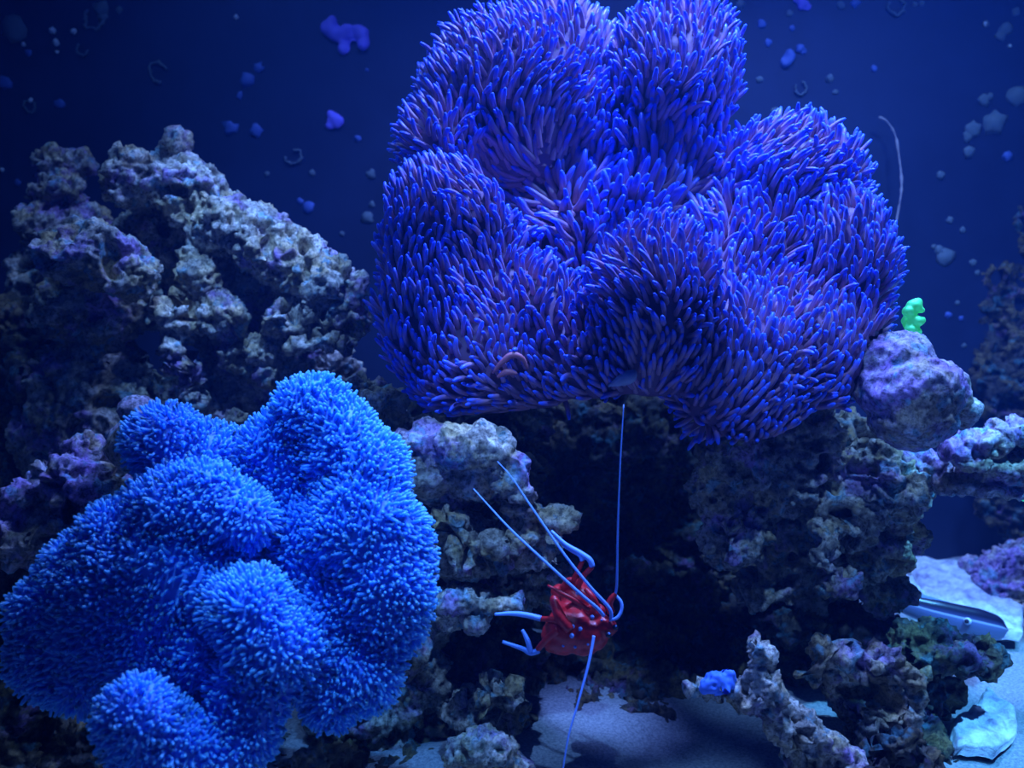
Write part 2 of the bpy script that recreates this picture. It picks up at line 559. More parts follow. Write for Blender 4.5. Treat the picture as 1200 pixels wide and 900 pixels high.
rock('live_rock', [(1110, 770, .72, 46, 24), (1085, 750, .74, 50, 24), (1144, 768, .72, 26, 20), (1086, 808, .74, 36, 34), (1074, 868, .72, 36, 36), (1070, 930, .72, 60, 60), (1000, 740, .80, 80, 26, 30), (940, 725, .80, 60, 26, 30), (1026, 730, .79, 36, 20, 24)],
     ROCK_SHADED, 'dark blue-grey rock in front of the hiding fish', seed=23)
rock('live_rock', [(1060, 872, .62, 28, 20), (1086, 888, .62, 22, 22), (1040, 900, .63, 36, 24), (1070, 960, .65, 50, 50)],
     ROCK_SHADED, 'low dim rock at the foot of the cut stone slab', seed=24)
rock('live_rock', [(1190, 660, 1.02, 44, 22), (1150, 665, 1.03, 26, 18), (1185, 690, 1.0, 36, 26), (1230, 680, 1.0, 50, 40)],
     ROCK_PURPLE, 'distant purplish rock lying on the bright sand under the rock arm', seed=25)
rock('live_rock', [(1190, 170, 1.13, 40, 40, 20), (1200, 260, 1.13, 60, 70, 24), (1190, 350, 1.13, 60, 70, 24), (1200, 450, 1.12, 60, 80, 30), (1200, 560, 1.11, 60, 80, 30)],
     ROCK_SHADED, 'faint dark rock column against the back wall past the dome rock', seed=26)


# ------------------------------------------------------------------ anemones
def tentacle_variants(n, sides, segs, length, radius, bend, tip, seed):
    """curved fingers along +Z, bending towards +X; unit lengths in metres"""
    r = random.Random(seed)
    out = []
    for v in range(n):
        L = length * r.uniform(.8, 1.2)
        b = bend * r.uniform(.2, 1.3)
        tw = r.uniform(-.5, .5)
        V, uv = [], []
        for i in range(segs + 1):
            t = i / segs
            th = b * t
            if abs(b) > 1e-3:
                x, z = L / b * (1 - math.cos(th)), L / b * math.sin(th)
            else:
                x, z = 0, L * t
            y = tw * .12 * L * math.sin(t * 3)
            if t < .86:
                rr = radius * (1.08 - .30 * t)
            else:
                rr = radius * tip * (.82 if i < segs else .50)
            T = Vector((math.sin(th), 0, math.cos(th)))
            A = Vector((math.cos(th), 0, -math.sin(th)))
            for k in range(sides):
                an = 2 * math.pi * k / sides
                V.append(Vector((x, y, z)) + A * rr * math.cos(an) + Vector((0, 1, 0)) * rr * math.sin(an))
                uv.append((v / n, t))
        V.append(Vector((x, y, z)) + T * radius * .35)
        uv.append((v / n, 1.0))
        quads = [(i * sides + k, i * sides + (k + 1) % sides, (i + 1) * sides + (k + 1) % sides, (i + 1) * sides + k) for i in range(segs) for k in range(sides)]
        tris = [(segs * sides + k, segs * sides + (k + 1) % sides, (segs + 1) * sides) for k in range(sides)]
        out.append((np.array(V), np.array(uv), np.array(quads), np.array(tris)))
    return out


def scatter(V, Q, gap, gen, n_try):
    """spread points over the surface, at least gap apart -> index of quad, point"""
    a, b, c, d = (V[Q[:, k]] for k in range(4))
    ar = np.linalg.norm(np.cross(c - a, d - b), axis=1)
    qi = gen.choice(len(Q), n_try, p=ar / ar.sum())
    s, t = gen.random(n_try)[:, None], gen.random(n_try)[:, None]
    pt = (a[qi] * (1 - s) + b[qi] * s) * (1 - t) + (d[qi] * (1 - s) + c[qi] * s) * t
    grid, keep = {}, []
    for i, p in enumerate(pt):
        g = gap[qi[i]] if hasattr(gap, '__len__') else gap
        cell = gmax = .012
        key = tuple((p / cell).astype(int))
        ok = True
        for x in (-1, 0, 1):
            for y in (-1, 0, 1):
                for z in (-1, 0, 1):
                    for q in grid.get((key[0] + x, key[1] + y, key[2] + z), ()):
                        if (q[0] - p[0]) ** 2 + (q[1] - p[1]) ** 2 + (q[2] - p[2]) ** 2 < g * g:
                            ok = False
                            break
                    if not ok:
                        break
                if not ok:
                    break
            if not ok:
                break
        if ok:
            grid.setdefault(key, []).append(p)
            keep.append(i)
    return qi[keep], pt[keep]


def clear_of_rocks(pos, dirs, reach, gap):
    """which tentacles stay free of every rock"""
    d = dirs / np.linalg.norm(dirs, axis=1)[:, None]
    ok = np.ones(len(pos), bool)
    for t in (0.0, .5, 1.0):
        q = pos + d * (reach * t)[:, None]
        for bv_, l2, h2 in LAID:
            for k in np.nonzero(ok & (q >= l2 - gap).all(1) & (q <= h2 + gap).all(1))[0]:
                co_, no_, _i, dd = bv_.find_nearest(q[k])
                if co_ is not None and (dd < gap or (Vector(q[k]) - co_).dot(no_) < 0):
                    ok[k] = False
    return ok


def frames(dirs, bendto):
    """rotation matrices with Z along dirs and X towards bendto"""
    z = dirs / np.linalg.norm(dirs, axis=1)[:, None]
    x = bendto - (bendto * z).sum(1)[:, None] * z
    x /= np.maximum(np.linalg.norm(x, axis=1), 1e-9)[:, None]
    y = np.cross(z, x)
    return np.stack([x, y, z], 2)


def plant_tentacles(root, base, variants, pos, R, scale, mat, name, mass_name, mass_label, score, n_parts=300):
    nv = len(variants)
    which = rng.integers(0, nv, len(pos))
    order = np.argsort(-score)
    top = set(order[:n_parts].tolist())
    meshes = []
    for v, (V, uv, q, t) in enumerate(variants):
        me = new_mesh(name, V, quads=q, tris=t, uv=uv)
        me.materials.append(mat)
        meshes.append(me)
    for i in order[:n_parts]:
        o = bpy.data.objects.new(name, meshes[which[i]])
        COL.objects.link(o)
        o.parent = root
        M = Matrix([[*(R[i][k] * scale[i]), float(pos[i][k] - base[k])] for k in range(3)] + [[0, 0, 0, 1]])
        o.matrix_local = M
    AV, AU, AQ, AT, off = [], [], [], [], 0
    for v, (V, uv, q, t) in enumerate(variants):
        idx = np.array([i for i in range(len(pos)) if which[i] == v and i not in top], int)
        if not len(idx):
            continue
        W = np.einsum('nij,vj->nvi', R[idx] * scale[idx][:, None, None], V) + (pos[idx] - base)[:, None, :]
        m = len(V)
        AV.append(W.reshape(-1, 3))
        AU.append(np.tile(uv, (len(idx), 1)))
        o = off + np.arange(len(idx)) * m
        AQ.append((q[None] + o[:, None, None]).reshape(-1, 4))
        AT.append((t[None] + o[:, None, None]).reshape(-1, 3))
        off += m * len(idx)
    me = new_mesh(mass_name, np.concatenate(AV), quads=np.concatenate(AQ), tris=np.concatenate(AT), uv=np.concatenate(AU))
    o = link(mass_name, me, mat, root)
    o['kind'] = 'stuff'
    o['label'] = mass_label


# --- violet anemone
mv = Mat('violet_tentacle')
uvn = mv.n('ShaderNodeUVMap')
sep = mv.n('ShaderNodeSeparateXYZ')
mv.l(uvn.outputs[0], sep.inputs[0])
alongc = mv.ramp(sep.outputs[1], [(0.0, (.44, .22, .27)), (.50, (.50, .27, .40)), (.76, (.22, .18, .66)), (.93, (.05, .16, 1.0))])
var = mv.ramp(sep.outputs[0], [(0, (.75, .75, .8)), (1, (1.15, 1.1, 1.15))])
mv.color(mv.mix(1.0, alongc, var, 'MULTIPLY'))
mv.set(Roughness=.42, Specular_IOR_Level=.5, Sheen_Weight=.7, Sheen_Roughness=.35, Sheen_Tint=(.05, .22, 1, 1), Subsurface_Weight=0.0)
VIOLET = mv.m
VBODY = plain('violet_disc', (.17, .08, .17), .6)
VD = .70
violet_blobs = [
    # back crown lobes
    (600, 122, .765, 104, 102, 60), (520, 178, .75, 50, 56, 50), (650, 72, .78, 68, 64, 50), (690, 160, .785, 60, 70, 50),
    (790, 95, .77, 76, 84, 60), (775, 170, .78, 74, 70, 50),
    # valley floor
    (690, 240, .785, 120, 80, 44), (800, 250, .78, 110, 70, 44), (650, 300, .765, 70, 70, 44),
    # right lobes
    (925, 225, .75, 88, 78, 60), (984, 315, .71, 56, 76, 60), (890, 310, .735, 96, 76, 50), (860, 350, .71, 56, 60, 44),
    # left front lobes
    (518, 280, .70, 70, 86, 60), (520, 370, .69, 72, 90, 60), (560, 415, .685, 80, 74, 60), (630, 395, .69, 66, 84, 50), (570, 330, .71, 44, 60, 44),
    # middle front lobe
    (765, 350, .66, 72, 88, 60), (770, 400, .665, 80, 66, 50), (695, 425, .675, 64, 46, 50),
    # right front apron
    (860, 425, .67, 84, 84, 55), (945, 405, .69, 80, 78, 55), (985, 375, .70, 46, 48, 50), (870, 470, .68, 70, 46, 50),
    # column
    (760, 470, .77, 120, 44, 50)]
V, Q = fuse(violet_blobs, .005, 16)
N = normals(V, Q)
V = V + N * (perlin(V * 13) * .007 + perlin(V * 40) * .0015)[:, None]
N = normals(V, Q)
V, Q = settle(V, Q, False)
N = normals(V, Q)
vbase = np.array([P(760, 480, .74)[0], P(760, 480, .74)[1], V[:, 2].min()])
violet = empty('sea_anemone', vbase)
props(violet, 'huge violet-blue carpet anemone with long brown-mauve blue-tipped tentacles', 'anemone')
link('body', new_mesh('body', V - vbase, quads=Q), VBODY, violet)
gen = np.random.default_rng(3)
qi, pos = scatter(V, Q, .0047, gen, 40000)
nn = N[Q[qi]].mean(1)
nn /= np.linalg.norm(nn, axis=1)[:, None]
view = CAMN - pos
dist = np.linalg.norm(view, axis=1)
view /= dist[:, None]
face = (nn * view).sum(1)
ok = (face > -.55) & (nn[:, 2] > -.93)
qi, pos, nn, face, dist, view = qi[ok], pos[ok], nn[ok], face[ok], dist[ok], view[ok]
flow = np.stack([perlin(pos * 16 + 5), perlin(pos * 16 + 15), perlin(pos * 16 + 25)], 1)
px = 600 + (pos - CAMN) @ AX_R / ((pos - CAMN) @ AX_F) * F
py = 450 - (pos - CAMN) @ AX_U / ((pos - CAMN) @ AX_F) * F
valley = np.exp(-((px - 735) / 150) ** 2 - ((py - 225) / 85) ** 2) * (((pos - CAMN) @ AX_F) > .69)
valley = valley[:, None]
center = P(720, 260, .78)
radial = pos - center
radial /= np.linalg.norm(radial, axis=1)[:, None]
dirs = nn * .62 + np.array([0, -.05, .85]) * (1 - .6 * valley) + flow * (.45 + 1.3 * valley) + radial * .35 + gen.normal(size=pos.shape) * (.10 + .22 * valley)
bend = np.array([0, 0, 1.0]) + flow * 1.6 + gen.normal(size=pos.shape) * .5
R = frames(dirs, bend)
sc = gen.uniform(.85, 1.15, len(pos)) * (1 + .75 * valley[:, 0])
tv = tentacle_variants(24, 7, 6, .0165, .00195, .7, 1.0, 5)
ok = clear_of_rocks(pos, dirs, .0165 * sc, .0045)
pos, nn, face, dist, R, sc = pos[ok], nn[ok], face[ok], dist[ok], R[ok], sc[ok]
plant_tentacles(violet, vbase, tv, pos - nn * .001, R, sc, VIOLET, 'tentacle', 'tentacle_mass', 'crowd of smaller blue-tipped violet tentacles', np.clip(face, 0, 1) * sc / dist)
print('violet tentacles', len(pos))
# grey lip of the disc at the lower rim and the reddish mouth
lipb = spline([(713, 452, .645), (725, 447, .640), (738, 441, .636), (744, 434, .637)], 14)
lv, lf = tube([Vector(P(*p) - vbase) for p in lipb], [.0012 + .0040 * math.sin(math.pi * (i / 13) ** 1.4) for i in range(14)], 10)
props(link('disc_lip', new_mesh('disc_lip', lv, lf), plain('pale_lip', (.38, .42, .55), .5), violet), 'smooth grey lip of the disc rim')
for seq in ([(577, 437, .640), (588, 425, .636), (600, 416, .634), (612, 420, .636), (618, 432, .640)], [(583, 442, .640), (594, 436, .636), (606, 438, .637)]):
    q = spline(seq, 18)
    lv, lf = tube([Vector(P(*p) - vbase) for p in q], [.0010 + .0014 * math.sin(math.pi * i / 17) for i in range(18)], 9)
    props(link('mouth_fold', new_mesh('mouth_fold', lv, lf), plain('mouth_red', (.46, .14, .18), .5), violet), 'reddish bare fold between the tentacles')

# --- pale blue anemone
mp = Mat('pale_tentacle')
uvn = mp.n('ShaderNodeUVMap')
sep = mp.n('ShaderNodeSeparateXYZ')
mp.l(uvn.outputs[0], sep.inputs[0])
mp.color(mp.ramp(sep.outputs[1], [(0, (.10, .27, .92)), (.5, (.09, .30, 1.0)), (1, (.12, .37, 1.0))]))
mp.set(Roughness=.5, Specular_IOR_Level=.4, Sheen_Weight=.5, Sheen_Roughness=.4, Sheen_Tint=(.05, .3, 1, 1), Subsurface_Weight=1.0, Subsurface_Radius=(.4, .7, 1.0), Subsurface_Scale=.010)
PALE = mp.m
PBODY = plain('pale_disc', (.16, .34, .80), .6)
pale_blobs = [
    (368, 482, .58, 50, 46, 40), (400, 520, .58, 46, 60, 40), (340, 530, .59, 56, 50, 40), (440, 560, .57, 40, 56, 40),
    (188, 512, .58, 42, 40, 36), (235, 540, .59, 50, 40, 36), (290, 545, .60, 60, 36, 36), (320, 600, .59, 50, 60, 36),
    (225, 592, .555, 78, 46, 40), (270, 605, .55, 48, 40, 36), (150, 630, .56, 64, 44, 36), (95, 670, .56, 56, 50, 36), (55, 720, .56, 48, 52, 36), (58, 770, .56, 50, 48, 36), (110, 800, .56, 56, 40, 36),
    (175, 690, .555, 120, 90, 44), (190, 780, .56, 90, 80, 44), (120, 740, .56, 80, 70, 44), (240, 690, .555, 60, 70, 40),
    (420, 620, .555, 60, 60, 40), (450, 700, .555, 52, 90, 40), (400, 740, .56, 60, 80, 40), (460, 640, .56, 42, 60, 40), (370, 660, .575, 40, 80, 36), (420, 790, .55, 56, 44, 40), (385, 820, .545, 28, 38, 30),
    (290, 715, .53, 46, 42, 36), (310, 760, .525, 46, 46, 36), (295, 810, .53, 50, 52, 36), (240, 760, .55, 46, 50, 36), (350, 765, .535, 34, 48, 30), (270, 868, .53, 56, 30, 36),
    (160, 838, .50, 50, 46, 36), (190, 872, .51, 56, 46, 36), (230, 890, .52, 60, 30, 36)]
V, Q = fuse(pale_blobs, .0042, 10)
N = normals(V, Q)
V = V + N * (perlin(V * 18) * .007 + perlin(V * 50) * .002)[:, None]
N = normals(V, Q)
V, Q = settle(V, Q, False)
N = normals(V, Q)
pbase = np.array([V[:, 0].mean(), V[:, 1].mean(), V[:, 2].min()])
pale = empty('sea_anemone', pbase)
props(pale, 'pale milky-blue lobed carpet anemone densely covered in short stubby tentacles', 'anemone')
link('body', new_mesh('body', V - pbase, quads=Q), PBODY, pale)
gen = np.random.default_rng(4)
qi, pos = scatter(V, Q, .0021, gen, 100000)
nn = N[Q[qi]].mean(1)
nn /= np.linalg.norm(nn, axis=1)[:, None]
view = CAMN - pos
dist = np.linalg.norm(view, axis=1)
view /= dist[:, None]
face = (nn * view).sum(1)
px = 600 + (pos - CAMN) @ AX_R / ((pos - CAMN) @ AX_F) * F
py = 450 - (pos - CAMN) @ AX_U / ((pos - CAMN) @ AX_F) * F
mouth = np.exp(-((px - 212) / 24) ** 2 - ((py - 682) / 26) ** 2)
ok = (face > -.5) & (gen.random(len(pos)) > mouth * .7)
qi, pos, nn, face, dist = qi[ok], pos[ok], nn[ok], face[ok], dist[ok]
flow = np.stack([perlin(pos * 26 + 5), perlin(pos * 26 + 15), perlin(pos * 26 + 25)], 1)
dirs = nn * .9 + np.array([0, 0, .12]) + flow * .5 + gen.normal(size=pos.shape) * .20
R = frames(dirs, np.array([0, 0, -.4]) + gen.normal(size=pos.shape))
sc = gen.uniform(.75, 1.3, len(pos))
tv = tentacle_variants(16, 6, 4, .0056, .00100, .8, 1.45, 9)
ok = clear_of_rocks(pos, dirs, .0056 * sc, .0014)
pos, nn, face, dist, R, sc = pos[ok], nn[ok], face[ok], dist[ok], R[ok], sc[ok]
plant_tentacles(pale, pbase, tv, pos - nn * .0006, R, sc, PALE, 'tentacle', 'tentacle_mass', 'crowd of smaller stubby pale blue tentacles', np.clip(face, 0, 1) * sc / dist)
print('pale tentacles', len(pos))
mc = P(214, 678, .553)
for seq in ([(203, 668, .552), (213, 673, .549), (228, 677, .551)], [(204, 672, .552), (212, 682, .549), (219, 694, .551)], [(205, 655, .553), (215, 658, .55), (226, 660, .552)]):
    q = spline(seq, 9)
    lv, lf = tube([Vector(P(*p) - pbase) for p in q], [.0005 + .0014 * math.sin(math.pi * i / 8) for i in range(9)], 8)
    props(link('mouth_fold', new_mesh('mouth_fold', lv, lf), plain('pale_mouth', (.20, .14, .26), .5), pale), 'dusky fold of the mouth')


# ------------------------------------------------------------------ red shrimp
def ms_red():
    m = Mat('shrimp_red')
    co = m.coord()
    m.color(m.ramp(m.noise(co, 260, 3, .6), [(.3, (.55, .012, .016)), (.7, (.85, .03, .035))]))
    m.set(Roughness=.34, Specular_IOR_Level=.5, Subsurface_Weight=0.0)
    m.bump(m.noise(co, 900, 3, .6), .3, .0004)
    return m.m


RED = ms_red()
WHITE = plain('shrimp_white', (.22, .44, 1.0), .35)
SD = .60
SK = SD / F
sbase = P(673, 770, SD)
shrimp = empty('shrimp', sbase)
props(shrimp, 'bright red shrimp with white dots, white leg tips and very long white feelers', 'shrimp')


def S(px, py, dz=0.0):
    """dz: pixels away from the viewer"""
    return Vector(P(px, py, SD + dz * SK) - sbase)


bl = []
for (x, y, dz, rx, ry, rz, tu) in [
        (672, 738, 2, 34, 27, 26, -12), (690, 742, -2, 24, 21, 21, -15), (660, 745, 6, 26, 22, 24, 0), (706, 735, -6, 15, 14, 14, -10), (715, 735, -9, 9, 9, 9, 0),
        (668, 718, 8, 22, 18, 20, 20), (676, 702, 16, 20, 16, 18, 25), (672, 690, 26, 18, 11, 16, 15), (655, 694, 34, 10, 10, 12, 0), (648, 758, 10, 10, 7, 10, 0),
        (684, 758, -2, 16, 10, 16, 0), (698, 718, -2, 12, 10, 10, 30)]:
    d = SD + dz * SK
    bl.append((x, y, d, rx, ry, rz, tu))
V, Q = fuse(bl, .0009, 4)
N = normals(V, Q)
V = V + N * (perlin(V * 220) * .0005)[:, None]
link('body', new_mesh('body', V - sbase, quads=Q), RED, shrimp)


def limb(name, pts, rads, mat, parent, n=20, label=None):
    q = spline(pts, n)
    rr = np.interp(np.linspace(0, 1, n), np.linspace(0, 1, len(rads)), rads) * SK
    lv, lf = tube([S(*p) for p in q], list(rr), 9)
    o = link(name, new_mesh(name, lv, lf), mat, parent)
    if label:
        o['label'] = label
    return o


def leg(upper, lower, ru=(3.6, 3.0, 2.6), rl=(2.6, 2.4, 1.6)):
    u = limb('leg', upper, ru, RED, shrimp)
    for lo in (lower if isinstance(lower[0], list) else [lower]):
        limb('leg_tip', lo, rl, WHITE, u, label='white lower half of the leg')


leg([(676, 690, 10), (683, 676, 4), (694, 664, 0)], [(694, 664, 0), (691, 656, 0), (680, 648, 4), (662, 637, 10), (646, 622, 16)], (4, 3.4, 3), (3.6, 3.2, 1.6))
leg([(668, 690, 14), (675, 674, 8), (683, 657, 4)], [(683, 657, 4), (679, 650, 5), (664, 641, 12), (650, 628, 18)], (4, 3.2, 2.6), (3.2, 2.8, 1.6))
leg([(668, 735, -20), (652, 727, -14), (634, 725, -4)], [(634, 725, -4), (618, 721, 0), (600, 719, 4), (580, 720, 8)], (4.6, 3.6, 3), (3.6, 3.2, 1.8))
leg([(655, 738, -16), (642, 748, -10), (630, 761, -4)], [[(632, 762, -4), (622, 765, -3), (612, 760, -1), (589, 752, 4)], [(622, 764, -4), (618, 750, -4), (612, 738, -2)]], (5, 4.2, 3.4), (3.4, 3.2, 2.0))
# short red mouth legs and claws
for pts, r in [
        ([(668, 738, -22), (656, 722, -20), (650, 704, -12), (651, 699, -10)], (6, 6.5, 6, 4)),
        ([(690, 715, -18), (674, 704, -22), (656, 694, -20), (642, 686, -14)], (3, 3.2, 2.6, 1.2)),
        ([(682, 712, -18), (672, 708, -18), (664, 712, -14)], (3.4, 3.4, 2.4)),
        ([(700, 712, -6), (694, 700, -8), (686, 690, -2)], (4, 4, 3)),
        ([(660, 690, 18), (668, 682, 14), (678, 686, 12)], (5, 6, 5)),
        ([(676, 690, 6), (664, 682, 10), (654, 672, 14)], (2.6, 2, 1)),
        ([(716, 718, -8), (714, 708, -10), (718, 700, -10), (722, 696, -10)], (4.6, 4.4, 3.6, 2.6))]:
    limb('small_leg', pts, r, RED, shrimp, 16)
# feelers
AN = 'long white feeler'
limb('antenna', [(716, 727, -16), (716, 718, -18), (711, 709, -18), (690, 686, -16), (660, 648, -10), (620, 590, 0), (600, 560, 6), (583, 541, 10)], tuple(.78 * q for q in (3.0, 2.8, 2.6, 2.2, 1.6, 1.1, .8)), WHITE, shrimp, 44, AN)
limb('antenna', [(708, 722, -18), (700, 713, -20), (680, 696, -22), (645, 664, -18), (600, 622, -8), (572, 592, 0), (555, 573, 6)], tuple(.78 * q for q in (3.0, 2.8, 2.4, 1.8, 1.3, .8)), WHITE, shrimp, 44, AN)
limb('antenna', [(721, 698, -10), (723, 680, -12), (724, 620, -14), (727, 540, -10), (731, 474, -2)], tuple(.78 * q for q in (2.2, 1.9, 1.5, 1.1, .7)), WHITE, shrimp, 40, AN)
limb('antenna', [(696, 745, -26), (693, 762, -32), (688, 785, -40), (677, 825, -52), (666, 864, -62), (658, 912, -70)], tuple(.78 * q for q in (2.4, 2.2, 2.0, 1.7, 1.4, 1.1)), WHITE, shrimp, 44, AN)
limb('antennule', [(722, 698, -10), (728, 706, -14), (728, 716, -16), (723, 724, -18), (714, 727, -18)], (1.8, 2.0, 2.0, 1.6), WHITE, shrimp, 22, 'short curled white feeler')
EYE = plain('shrimp_eye', (.02, .02, .03), .1)


def ball(name, c, r, mat, parent, flat=None, label=None):
    V = ICO2[0] * r
    o = link(name, new_mesh(name, V + np.array(c), tris=ICO2[1]), mat, parent)
    if label:
        o['label'] = label
    return o


for (x, y, dz) in [(713, 744, -22), (721, 735, -16)]:
    e = ball('eye', S(x, y, dz), 3.6 * SK, EYE, shrimp)
    ball('eye_glint', S(x + .8, y - 1.5, dz - 3.0), 1.3 * SK, WHITE, e)
# white dots set on the shell: dropped onto the surface along the view
bv = BVHTree.FromPolygons([tuple(v) for v in V], [tuple(q) for q in Q])
for (x, y, r) in [(694, 723, 2.8), (671, 734, 2.6), (680, 737, 2.6), (670, 745, 2.9), (674, 758, 2.0), (677, 695, 2.6), (689, 755, 1.6), (705, 727, 1.5), (660, 757, 1.6)]:
    o0 = Vector(P(x, y, SD - .06))
    hit = bv.ray_cast(o0, Vector(P(x, y, SD) - P(x, y, SD - .06)).normalized())
    if hit[0] is not None:
        ball('shell_dot', np.array(hit[0]) - sbase, r * SK, WHITE, shrimp, label='white dot on the shell')

# ------------------------------------------------------------------ fish
FD = .88
FK = FD / F
fbase = P(1120, 745, FD)
fish = empty('fish', fbase)
props(fish, 'slim blue-grey fish with dark back stripe hiding above dark rock', 'fish')
mf = Mat('fish_skin')
co = mf.coord('Generated')
sp = mf.n('ShaderNodeSeparateXYZ')
mf.l(mf.n('ShaderNodeUVMap').outputs[0], sp.inputs[0])
mf.color(mf.ramp(sp.outputs[1], [(0, (.20, .25, .40)), (.40, (.10, .13, .26)), (.56, (.12, .16, .32)), (.62, (.45, .55, .70)), (.66, (.05, .06, .16)), (.80, (.01, .01, .03))]))
mf.set(Roughness=.3)
ax = spline([(1000, 693, 30), (1040, 701, 20), (1085, 716, 8), (1120, 725, 2), (1150, 732, -2), (1170, 736, -4), (1180, 738, -5)], 26)
hh = np.interp(np.linspace(0, 1, 26), [0, .15, .4, .65, .82, .93, 1], [4, 10, 17, 18.5, 15, 10, 3.0])
fv, fu = [], []
for i in range(26):
    c = P(ax[i][0], ax[i][1], FD + ax[i][2] * FK) - fbase
    for k in range(16):
        an = 2 * math.pi * k / 16
        fv.append(c + AX_U * math.cos(an) * hh[i] * FK + (AX_F * .97 + AX_R * .2) * math.sin(an) * hh[i] * .48 * FK)
        fu.append((i / 25, .5 + .5 * math.cos(an)))
fq = np.array([(i * 16 + k, i * 16 + (k + 1) % 16, (i + 1) * 16 + (k + 1) % 16, (i + 1) * 16 + k) for i in range(25) for k in range(16)])
fv.append(P(1182, 738.5, FD - 5 * FK) - fbase)
fu.append((1, .5))
ft = np.array([(25 * 16 + k, 25 * 16 + (k + 1) % 16, 26 * 16) for k in range(16)])
fo = link('body', new_mesh('body', np.array(fv), quads=fq, tris=ft, uv=np.array(fu)), mf.m, fish)
fe = ball('eye', P(1134, 728, FD - 10 * FK) - fbase, 4.4 * FK, plain('fish_eye_ring', (.6, .7, .9), .2), fish)
ball('pupil', P(1133, 728, FD - 13 * FK) - fbase, 2.8 * FK, EYE, fe)


def fin(name, pts, thick=.0006):
    c = [Vector(P(x, y, FD + z * FK) - fbase) for x, y, z in pts]
    off = Vector(AX_F) * thick
    n = len(c)
    V = [p - off for p in c] + [p + off for p in c]
    Fc = [tuple(range(n)), tuple(reversed(range(n, 2 * n)))] + [(i, i + n, (i + 1) % n + n, (i + 1) % n) for i in range(n)]
    return link(name, new_mesh(name, V, Fc, smooth=False), plain('fin', (.30, .42, .70), .4), fish)


fin('pectoral_fin', [(1121, 736, -9), (1116, 738, -11), (1104, 735, -13), (1108, 742, -14), (1118, 748, -13), (1124, 746, -11)])
fin('dorsal_fin', [(1030, 694, 20), (1060, 690, 14), (1100, 702, 6), (1135, 712, 2), (1148, 718, 0), (1120, 716, 3), (1080, 708, 9), (1050, 702, 16)])
fin('tail_fin', [(1004, 690, 30), (985, 676, 34), (988, 692, 33), (985, 712, 34), (1004, 698, 30)])


# ------------------------------------------------------------------ lit patches lower right, their light put into pale slabs
def lit_patch(label, outline, d0, dslope, thick, seed):
    """a lit patch built as a flat broken stone: outline in picture pixels, lying on a plane that recedes"""
    out = np.array(outline, float)
    cx, cy = out.mean(0)
    n = 14
    rings = []
    k = len(out)
    dense = np.array([out[i] + (out[(i + 1) % k] - out[i]) * q / 5 for i in range(k) for q in range(5)])
    dense += np.stack([perlin(np.c_[dense * .13, dense[:, :1] * 0 + seed]), perlin(np.c_[dense * .13, dense[:, :1] * 0 + seed + 7])], 1) * 3
    V, Fc = [], []
    m = len(dense)

    def world(x, y):
        d = d0 + dslope * (cy - y)
        return P(x, y, d)
    for j in range(n + 1):
        t = j / n
        for (x, y) in dense:
            w = world(cx + (x - cx) * t, cy + (y - cy) * t)
            V.append(w)
    V = np.array(V)
    up = np.array([0, -.45, .89])
    h = perlin(V * 60 + seed) * .005 + perlin(V * 170 + seed) * .0030 + np.abs(perlin(V * 95 + seed)) * .005
    edge = np.repeat(np.linspace(0, 1, n + 1), m)
    V = V + up * (h - .004 * edge ** 6)[:, None]
    for j in range(n):
        for i in range(m):
            i2 = (i + 1) % m
            Fc.append((j * m + i, (j + 1) * m + i, (j + 1) * m + i2, j * m + i2))
    low = V[n * m:] - up * thick
    b0 = len(V)
    V = np.vstack([V, low])
    for i in range(m):
        i2 = (i + 1) % m
        Fc.append((n * m + i, b0 + i, b0 + i2, n * m + i2))
    Fc.append(tuple(range(b0, b0 + m)))
    base = np.array([V[:, 0].mean(), V[:, 1].mean(), V[:, 2].min()])
    o = link('lit_patch_slab', new_mesh('lit_patch_slab', V - base, Fc), SLAB, loc=base)
    return props(o, label, 'stone')


sl = Mat('lit_patch_stone')
co = sl.coord()
sl.color(sl.ramp(sl.noise(co, 70, 6, .7), [(.32, (.26, .25, .40)), (.48, (.55, .62, .68)), (.66, (.85, .92, .85))]))  # brightness of the lit patches put into a pale stone colour
sl.set(Roughness=.7)
sl.bump(sl.noise(co, 260, 5, .7), .8, .002)
SLAB = sl.m
lit_patch('cut pale stone slab with a patch of light in its colour next to the dark rock', [(1158, 802), (1190, 828), (1194, 858), (1170, 876), (1122, 872), (1118, 840), (1148, 820)], .72, .0011, .012, 1)
lit_patch('broad patch of lit sand built as a pale slab behind the hiding fish', [(1068, 648), (1122, 655), (1150, 690), (1200, 712), (1200, 740), (1120, 735), (1085, 700)], .97, .0020, .012, 2)
lit_patch('narrow lit sliver built as a slab beside the broad pale one', [(1056, 662), (1066, 672), (1082, 690), (1098, 712), (1080, 706), (1066, 688)], .945, .0012, .008, 3)


# ------------------------------------------------------------------ green corals
GREEN = Mat('green_polyp').set(Base_Color=(.12, 1.0, .30, 1), Roughness=.45, Emission_Color=(.05, 1.0, .28, 1), Emission_Strength=.25).m


def green(label, blobs, seed):
    V, Q = fuse(blobs, .0010, 2)
    N = normals(V, Q)
    V = V + N * (perlin(V * 160 + seed) * .0020)[:, None]
    b = np.array([V[:, 0].mean(), V[:, 1].mean(), V[:, 2].min()])
    props(link('green_coral', new_mesh('green_coral', V - b, quads=Q), GREEN, loc=b), label, 'coral')


